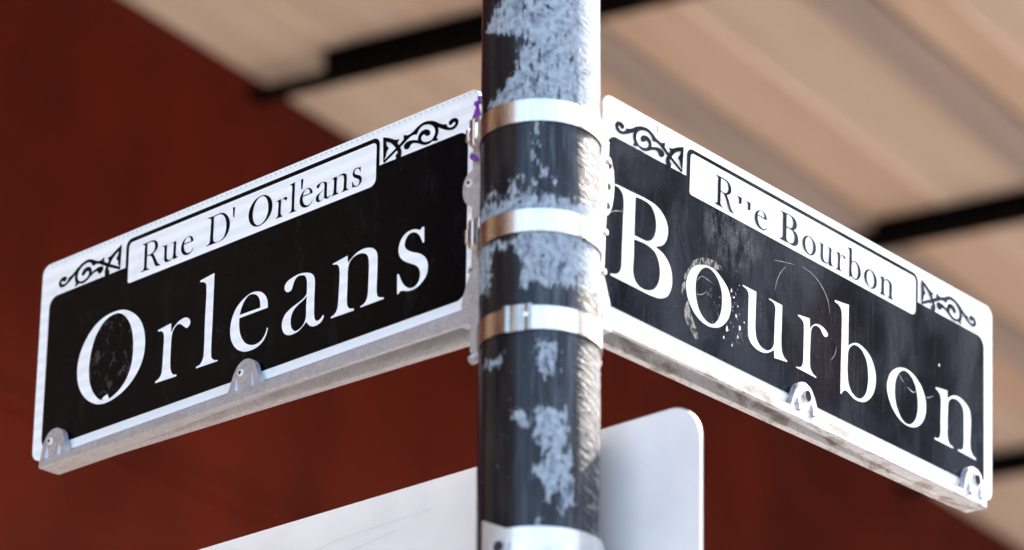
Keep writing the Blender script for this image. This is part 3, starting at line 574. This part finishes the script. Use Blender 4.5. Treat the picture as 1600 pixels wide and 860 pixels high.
def make_sign(SM, left, label, big, small, mw, mb, lab):
    M_cast = M_cast_a if left else M_cast_b
    s = empty('street_sign', SM, label=label, category='street sign', group='street name signs on the pole')
    ux = (lambda u: W - u) if left else (lambda u: u)
    sg = -1 if left else 1
    bm = bmesh.new(); bm_prism(bm, rrect(0, 0, W, H, 0.0115), Y0, 0.0015)
    obj('panel', bm, mw, s)
    x0, x1 = (0.0146, 0.6428) if left else (0.0085, 0.6415)
    lx0, lx1, lz0, lz1 = lab
    ox0, ox1, ozt = lx0 - 0.0050, lx1 + 0.0042, 0.2194
    # black field with the raised tab that frames the small name plate
    rr = rrect(x0, 0.0105, x1, 0.1875, 0.0125)
    tl = [p for p in rr if p[1] > 0.1]; bl = [p for p in rr if p[1] < 0.1]
    bl_l = [p for p in bl if p[0] < 0.3]; bl_r = [p for p in bl if p[0] > 0.3]
    tl_r = [p for p in tl if p[0] > 0.3]; tl_l = [p for p in tl if p[0] < 0.3]
    top = rrect(ox0, 0.15, ox1, ozt, 0.0085)
    top_r = [p for p in top if p[1] > 0.19 and p[0] > 0.3]; top_l = [p for p in top if p[1] > 0.19 and p[0] < 0.3]
    outline = bl_l + bl_r + tl_r + [(ox1, 0.1875)] + top_r + top_l + [(ox0, 0.1875)] + tl_l
    film('black_field', [outline], Y1, mb, s)
    lp = film('name_plate', [rrect(lx0, lz0, lx1, lz1, (0.0035, 0.008, 0.005, 0.005))], Y2, mw, s)
    for gname in big:
        film('letter', [mm(c) for c in GLYPHS[gname]], Y2, mw, s)
    for gname, a, b in small:
        film('letter', placed(gname, a, b, 174.0, 0.327), Y3, mb, lp)
    for shift, mir in (((0.0, False), (0.0, True)) if left else ((-0.0022, False), (-0.0103, True))):
        for c, y in zip(ORNAMENT, (Y1, Y2)):
            q = [((W - x if mir else x) + shift, z) for x, z in mm(c)]
            film('scroll_ornament', [q], y, mb, s)
    # cast arm under the panel, deep at the pole and shallow at the tip, hollow below
    bm = bmesh.new(); rings = []
    for t in (0.0, 0.33, 0.62, 0.85, 1.0):
        u = -0.004 + t * (W - 0.028 + 0.004)
        zf = -0.0237 + (0.0237 - 0.0170) * t if left else -0.0210 + (0.0210 - 0.0175) * t
        zb = (-0.0322 + (0.0322 - 0.0165) * min(1, t * 1.15)) if left else (-0.0262 + (0.0262 - 0.0175) * t)
        hol = max(0.0, 1 - t / 0.86)
        zr = zf + 0.012 * hol + (0.0001 if hol == 0 else 0)
        prof = [(-0.014, -0.0085), (0.0022, -0.0085), (0.0022, 0.004), (0.014, 0.004), (0.014, zb), (0.005, zb if hol else zf),
                (0.003, zr), (-0.0095, zr), (-0.0105, zf), (-0.0132, zf), (-0.014, zf + 0.0012)]
        rings.append([bm.verts.new((ux(u), y, z)) for y, z in prof])
    for a, b in zip(rings[:-1], rings[1:]):
        for i in range(len(a)): bm.faces.new((a[i], a[(i + 1) % len(a)], b[(i + 1) % len(a)], b[i]))
    bm.faces.new(rings[0]); bm.faces.new(rings[-1][::-1])
    arm = obj('bracket', bm, M_cast, s)
    for uc, hb in ((W - 0.3465, 0.026), (W - 0.0485, 0.0225)):
        bm = bmesh.new(); cx = ux(uc)
        _, caps = bm_prism(bm, tab_outline(cx, hb, -0.0095, 0.0245, 0.0165), -0.0128, -0.0055)
        bmesh.ops.bevel(bm, geom=list(caps[0].edges), offset=0.0012, segments=2, affect='EDGES')
        for q in (-0.45, 0.45):                      # two gusset ribs at the foot
            c = cx + q * hb
            f = [bm.verts.new(p) for p in ((c - 0.003, -0.0127, -0.0090), (c + 0.003, -0.0127, -0.0090), (c, -0.0127, 0.0085), (c - 0.0016, -0.0162, -0.0090), (c + 0.0016, -0.0162, -0.0090))]
            for i in ((0, 3, 2), (1, 2, 4), (3, 4, 2), (0, 1, 4, 3), (0, 2, 1)): bm.faces.new([f[j] for j in i])
        obj('tab', bm, M_cast, arm)
        rc = (cx + (-0.0055 if left else 0.0035), -0.0128, 0.0105)
        bm = bmesh.new()
        if left:
            bm_cyl(bm, rc, (0, -1, 0), 0.0044, 0.0022, 20, 0.0036); bm_cyl(bm, (rc[0], -0.0140, rc[2]), (0, -1, 0), 0.0024, 0.0003, 16)
            obj('rivet', bm, M_plate, arm)
            bm = bmesh.new(); bm_cyl(bm, (rc[0], -0.01425, rc[2]), (0, -1, 0), 0.0019, 0.0003, 16); obj('rivet_core', bm, M_hole, arm)
        else:
            # empty bolt hole: rim ring and dark bore
            for i in range(24):
                a, b = R(15 * i), R(15 * (i + 1))
                ring = [bm.verts.new((rc[0] + q * math.cos(t), y, rc[2] + q * 1.15 * math.sin(t))) for t in (a, b) for q, y in ((0.0062, -0.0129), (0.0050, -0.0140))]
                bm.faces.new((ring[0], ring[1], ring[3], ring[2]))
            bmesh.ops.remove_doubles(bm, verts=bm.verts, dist=1e-5)
            obj('hole_rim', bm, M_cast, arm, True)
            bm = bmesh.new(); bmesh.ops.create_circle(bm, cap_ends=True, segments=24, radius=0.0052, matrix=Matrix.Translation((rc[0], -0.01315, rc[2])) @ Matrix.Rotation(R(90), 4, 'X') @ Matrix.Diagonal((1, 1.15, 1, 1)))
            obj('hole', bm, M_hole, arm)
    # upright channel against the pole
    bm = bmesh.new()
    ua, ub = ux(-0.0205), ux(-0.0025)
    bm_box(bm, min(ua, ub), max(ua, ub), -0.014, 0.014, -0.054, 0.170, bev=0.0012)
    ch = obj('upright', bm, M_cast, s)
    bm = bmesh.new(); uc = ux(-0.0192); bm_box(bm, min(uc, ua), max(uc, ua), -0.0175, 0.0175, -0.052, 0.168, bev=0.0006)
    obj('saddle', bm, M_cast, ch)
    # half-round ear holding the panel edge, gusset at the bottom, foot lug
    bm = bmesh.new(); zc, hh, bl_ = (0.1165, 0.0185, 0.0135) if left else (0.124, 0.031, 0.0105)
    ear = [(ux(-0.003 + bl_ * math.cos(R(-90 + 180 * i / 14)) * (1.0 if left else 1.0)), zc + hh * math.sin(R(-90 + 180 * i / 14))) for i in range(15)]
    bm_prism(bm, ear, -0.0132, -0.0025)
    obj('ear', bm, M_cast, ch)
    bm = bmesh.new()
    if left:
        bm_cyl(bm, (ux(0.0018), -0.0138, 0.1225), (0, -1, 0), 0.0044, 0.0022, 20, 0.0036)
        obj('rivet', bm, M_plate, ch)
        bm = bmesh.new(); bm_cyl(bm, (ux(0.0018), -0.0150, 0.1225), (0, -1, 0), 0.0020, 0.0004, 16); obj('rivet_core', bm, M_hole, ch)
    else:
        for zz, q in ((0.124, 0.0075), (0.146, 0.004), (0.1035, 0.004)):
            bm_cyl(bm, (ux(-0.0005), -0.0133, zz), (0, -1, 0), 0.0034, 0.0005, 16)
        obj('ear_hole', bm, M_hole, ch)
    bm = bmesh.new()
    bm_prism(bm, [(ux(-0.003), 0.030), (ux(0.0005), 0.021), (ux(0.0075), 0.004), (ux(0.011), -0.0235), (ux(-0.003), -0.0237)], -0.0143, -0.0025)
    obj('gusset', bm, M_cast, ch)
    bm = bmesh.new(); bm_cyl(bm, (ux(-0.006), -0.009, -0.0585), (0.25 * sg, -0.6, -0.5), 0.0062, 0.012, 16, 0.0045)
    obj('lug', bm, M_cast, ch)
    for zz in ((0.150, 0.055, 0.030) if left else (0.150, 0.075, 0.034)):
        bm = bmesh.new(); bm_cyl(bm, (ux(-0.0028), -0.0135, zz), (sg * 0.5, -1, 0), 0.0028, 0.004, 12)
        obj('pin', bm, M_steel, ch)
    return s

sign_l = make_sign(SM_L, True, 'black and white Orleans street sign with clean glossy black face', ['O', 'r', 'l', 'e', 'a', 'n', 's'], SMALL_ORLEANS, M_white_a, M_black_a, (0.1446, 0.5171, 0.1673, 0.2143))
for g_ in ("'", "'2"):
    film('letter', [mm(c) for c in GLYPHS[g_]], Y3, M_black_a, [c for c in sign_l.children if c.name.startswith('name_plate')][0])
film('paint_chip', [mm(CHIP)], Y3, M_white_a, sign_l)
sign_r = make_sign(SM_R, False, 'scuffed black and white Bourbon street sign with scratches and torn small letter', ['B', 'o', 'u', 'r2', 'b', 'o2', 'n2'], SMALL_BOURBON, M_white_b, M_black_b, (0.1326, 0.5137, 0.1696, 0.2150))
lp_r = [c for c in sign_r.children if c.name.startswith('name_plate')][0]
for c in TORN_U: film('torn_letter', [mm(c)], Y3, M_black_b, lp_r, label='upper stubs of a torn letter')
film('ink_tick', [mm(TICK)], Y2, M_black_b, sign_r)
for c in RESIDUE: film('glue_residue', [mm(c)], Y2 + 0.0001, M_residue, sign_r)
def stroke(pts, w):
    q = smooth_outline([p + [1] if i in (0, len(pts) - 1) else p for i, p in enumerate(pts)], 6)
    k = max(range(len(q)), key=lambda i: (np.hypot(q[i][0] - pts[-1][0], q[i][1] - pts[-1][1]) < 0.01, -i))
    q = [np.array(p) for p in q[:k + 1]]
    L, Rr = [], []
    for i, p in enumerate(q):
        t = q[min(i + 1, len(q) - 1)] - q[max(i - 1, 0)]; n = np.array((-t[1], t[0])) / (np.linalg.norm(t) + 1e-9)
        ww = w * 0.5 * (0.25 + 0.75 * math.sin(math.pi * (i + 0.5) / len(q))) * rnd.uniform(0.6, 1.3)
        L.append(p + n * ww); Rr.append(p - n * ww)
    return [(float(p[0]) * MM, float(p[1]) * MM) for p in L + Rr[::-1]]
for pts, w in SCRATCHES: film('scratch', [stroke(pts, w)], Y3, M_scratch, sign_r)
for _ in range(34):
    FLECKS.append([rnd.gauss(205, 7), rnd.gauss(72, 17), rnd.uniform(0.25, 0.75)])
for x, z, r in FLECKS:
    k = rnd.randint(5, 7)
    film('paint_fleck', [[((x + r * rnd.uniform(.25, .8) * math.cos(6.283 * i / k)) * MM, (z + r * rnd.uniform(.6, 1.6) * math.sin(6.283 * i / k)) * MM) for i in range(k)]], Y3, M_fleck, sign_r)

# ------------------------------------------------------------------ steel bands round pole and uprights
def hull(pts):
    pts = sorted(set(pts)); lo, hi = [], []
    def cr3(o, a, b): return (a[0] - o[0]) * (b[1] - o[1]) - (a[1] - o[1]) * (b[0] - o[0])
    for p in pts:
        while len(lo) > 1 and cr3(lo[-2], lo[-1], p) <= 0: lo.pop()
        lo.append(p)
    for p in reversed(pts):
        while len(hi) > 1 and cr3(hi[-2], hi[-1], p) <= 0: hi.pop()
        hi.append(p)
    return lo[:-1] + hi[:-1]
def local_xy(SM, x, y):
    p = SM @ Vector((x, y, 0.1)); return (p.x - PX, p.y - PY)
plan = [((PR + 0.0012) * math.cos(R(2.5 * i)), (PR + 0.0012) * math.sin(R(2.5 * i))) for i in range(144)]
for SM, x in ((SM_L, W + 0.0186), (SM_R, -0.0186)):
    plan += [local_xy(SM, x, -0.0182), local_xy(SM, x, 0.0182)]
loop = hull([(round(a, 6), round(b, 6)) for a, b in plan])
def band(zc, hgt, label, buckle, rise=0.0):
    t = empty('steel_band', Matrix.Translation((PX, PY, zc)), label=label, category='band', group='steel bands around the pole')
    bm = bmesh.new(); n = len(loop); rows = []
    for off, z in ((0.0, -hgt / 2), (0.0008, -hgt / 2), (0.0008, hgt / 2), (0.0, hgt / 2)):
        rows.append([bm.verts.new((x * (1 + off / math.hypot(x, y)), y * (1 + off / math.hypot(x, y)), z)) for x, y in loop])
    for r in range(4):
        a, b = rows[r], rows[(r + 1) % 4]
        for i in range(n): bm.faces.new((a[i], a[(i + 1) % n], b[(i + 1) % n], b[i]))
    for e in bm.edges:
        e.smooth = not (abs(e.verts[0].co.z - e.verts[1].co.z) < 1e-6)
    o = obj('strap', bm, M_steel, t, True)
    if buckle == 'side':
        # folded buckle where the strap meets the upright beside the Orleans sign
        p = Vector((*local_xy(SM_L, W + 0.0150, -0.0205), rise)); d = Vector((SM_L.col[0][0], SM_L.col[0][1], 0)).normalized()
        nrm = Vector((-SM_L.col[1][0], -SM_L.col[1][1], 0)).normalized()
        B = Matrix(((d.x, -nrm.x, 0, p.x), (d.y, -nrm.y, 0, p.y), (0, 0, 1, rise), (0, 0, 0, 1)))
        bm = bmesh.new()
        bm_box(bm, -0.0072, 0.0000, -0.0045, 0.003, -hgt / 2 - 0.003, hgt / 2 + 0.003, B, 0.0016)
        bm_box(bm, 0.0028, 0.0078, -0.0035, 0.003, -hgt / 2 - 0.003, hgt / 2 + 0.003, B, 0.0016)
        bm_box(bm, -0.0060, 0.0070, -0.0030, 0.002, hgt / 2 + 0.0005, hgt / 2 + 0.0040, B, 0.001)
        bm_box(bm, -0.0060, 0.0070, -0.0030, 0.002, -hgt / 2 - 0.0040, -hgt / 2 - 0.0005, B, 0.001)
        obj('buckle', bm, M_steel, t)
        bm = bmesh.new(); bm_box(bm, -0.0125, -0.0085, -0.0035, 0.006, -0.008, 0.006, B, 0.001)
        obj('tail', bm, M_steel, t)
    else:
        bm = bmesh.new(); rows = []
        for i in range(9):
            a = R(-35 + 28 * i / 8); lift = 0.0022 + 0.0018 * (i in (0, 1)) + (0.0012 if i in (7, 8) else 0)
            rows.append([bm.verts.new(((PR + lift) * math.sin(a), -(PR + lift) * math.cos(a), z)) for z in (-hgt / 2 - 0.0012, hgt / 2 + 0.0018)])
        for a, b in zip(rows[:-1], rows[1:]): bm.faces.new((a[0], b[0], b[1], a[1]))
        bmesh.ops.solidify(bm, geom=bm.faces[:], thickness=0.0012)
        cl = obj('clip', bm, M_steel, t)
        bm = bmesh.new(); a = R(-12); bm_cyl(bm, ((PR + 0.004) * math.sin(a), -(PR + 0.004) * math.cos(a), 0.002), (math.sin(a), -math.cos(a), 0), 0.0022, 0.0022, 12)
        obj('rivet', bm, M_steel, cl)
    return t
band(SB + 0.1505, 0.0225, 'uppermost steel band on the pole with a buckle beside the sign corner', 'side', 0.018)
band(SB + 0.0386, 0.0225, 'middle steel band on the pole with a side buckle below pale paint', 'side', 0.024)
band(SB - 0.0587, 0.0230, 'lowest steel band on the pole with a flat folded clip in front', 'clip')

# ------------------------------------------------------------------ bead string caught at the sign corner
t = empty('bead_string', SM_L @ Matrix.Translation((W + 0.0135, -0.0215, 0.186)), label='small string of shiny purple beads caught behind the upper band buckle', category='beads')
for p, r in (((0.001, 0, 0.012), 0.0030), ((0.0055, -0.001, 0.0125), 0.0026), ((0.0035, 0.001, 0.018), 0.0022), ((-0.0065, 0.0035, -0.0405), 0.0032), ((-0.0030, 0.0035, -0.0435), 0.0026)):
    bm = bmesh.new(); bmesh.ops.create_uvsphere(bm, u_segments=12, v_segments=8, radius=r, matrix=Matrix.Translation(p)); obj('bead', bm, M_purple, t, True)
for i in range(6):
    bm = bmesh.new(); a = Vector((0.0025, 0, 0.011)); b = Vector((-0.006 + 0.0026 * i, 0.0, -0.007))
    bm_cyl(bm, (a + b) / 2, b - a, 0.0011, (b - a).length, 8); obj('strand', bm, M_purple, t, True)

# ------------------------------------------------------------------ larger sign seen from behind, and its clamp
YH = Vector((SM_L.col[1][0], SM_L.col[1][1], 0)).normalized(); XH = Vector((SM_L.col[0][0], SM_L.col[0][1], 0)).normalized()
off = 0.068
PMm = Matrix(((XH.x, YH.x, 0, PX + YH.x * off), (XH.y, YH.y, 0, PY + YH.y * off), (0, 0, 1, SB - 0.1305), (0, 0, 0, 1))) @ Matrix.Rotation(0.015, 4, 'Y')
t = empty('blank_sign_back', PMm, label='plain pale metal back of a larger sign low on the pole', category='sign')
bm = bmesh.new(); vs, caps = bm_prism(bm, rrect(-0.62, -0.762, 0.1365, 0.0, 0.036, 10), 0.0, 0.003)
obj('plate', bm, M_plate, t)
for pts in ([(-0.42, -0.045), (-0.33, -0.034), (-0.20, -0.030)], [(-0.36, -0.052), (-0.30, -0.048), (-0.25, -0.042)], [(-0.47, -0.063), (-0.38, -0.075)]):
    q = [np.array(p) for p in pts]; poly = []
    for i, p in enumerate(q): poly.append((p[0], p[1] + 0.00025))
    for p in reversed(q): poly.append((p[0], p[1] - 0.0002))
    film('scratch', [poly], -0.0004, M_plate_scr, t)

cl = empty('pole_clamp', Matrix.Translation((PX, PY, SB - 0.30)), label='bright metal clamp bolted round the pole below the bands', category='clamp')
bm = bmesh.new(); rows = []
for i in range(25):
    a = R(-52 + 142 * i / 24); lift = 0.0045 + (0.003 * max(0, (4 - i) / 4) ** 1.5)
    zt = 0.0385 + (0.012 * max(0, (4 - i) / 4)) - (0.014 * max(0, (i - 20) / 4) ** 2)
    rows.append([[bm.verts.new(((PR + l) * math.sin(a), -(PR + l) * math.cos(a), z)) for l, z in ((0.0007, -0.05), (lift, -0.05), (lift, zt), (0.0007, zt))]][0])
for a, b in zip(rows[:-1], rows[1:]):
    for i in range(4): bm.faces.new((a[i], a[(i + 1) % 4], b[(i + 1) % 4], b[i]))
bm.faces.new(rows[0]); bm.faces.new(rows[-1][::-1])
M_clamp = plain('pale_zinc', (0.74, 0.71, 0.67), 0.32, 0.6, 30, (0.56, 0.54, 0.51))
obj('front_strap', bm, M_clamp, cl, False)
bm = bmesh.new()
for sgn in (-1,):
    a = R(-98); d = Vector((math.sin(a), -math.cos(a), 0)); s_ = Vector((math.cos(a), math.sin(a), 0))
    B = Matrix(((d.x, s_.x, 0, 0), (d.y, s_.y, 0, 0), (0, 0, 1, 0), (0, 0, 0, 1)))
    bm_box(bm, PR + 0.001, PR + 0.013, -0.006, -0.001, -0.05, 0.034, B, 0.001); bm_box(bm, PR + 0.0015, PR + 0.006, -0.0008, 0.018, -0.05, 0.020, B, 0.001)
obj('flange', bm, M_clamp, cl)
bm = bmesh.new(); a = R(-32); bm_cyl(bm, ((PR + 0.008) * math.sin(a), -(PR + 0.008) * math.cos(a), 0.020), (math.sin(a), -math.cos(a), 0), 0.0095, 0.006, 6)
obj('bolt', bm, M_cast_b, cl)
bm = bmesh.new(); bm_cyl(bm, ((PR + 0.0112) * math.sin(a), -(PR + 0.0112) * math.cos(a), 0.020), (math.sin(a), -math.cos(a), 0), 0.0052, 0.001, 16)
obj('bolt_socket', bm, M_hole, cl)
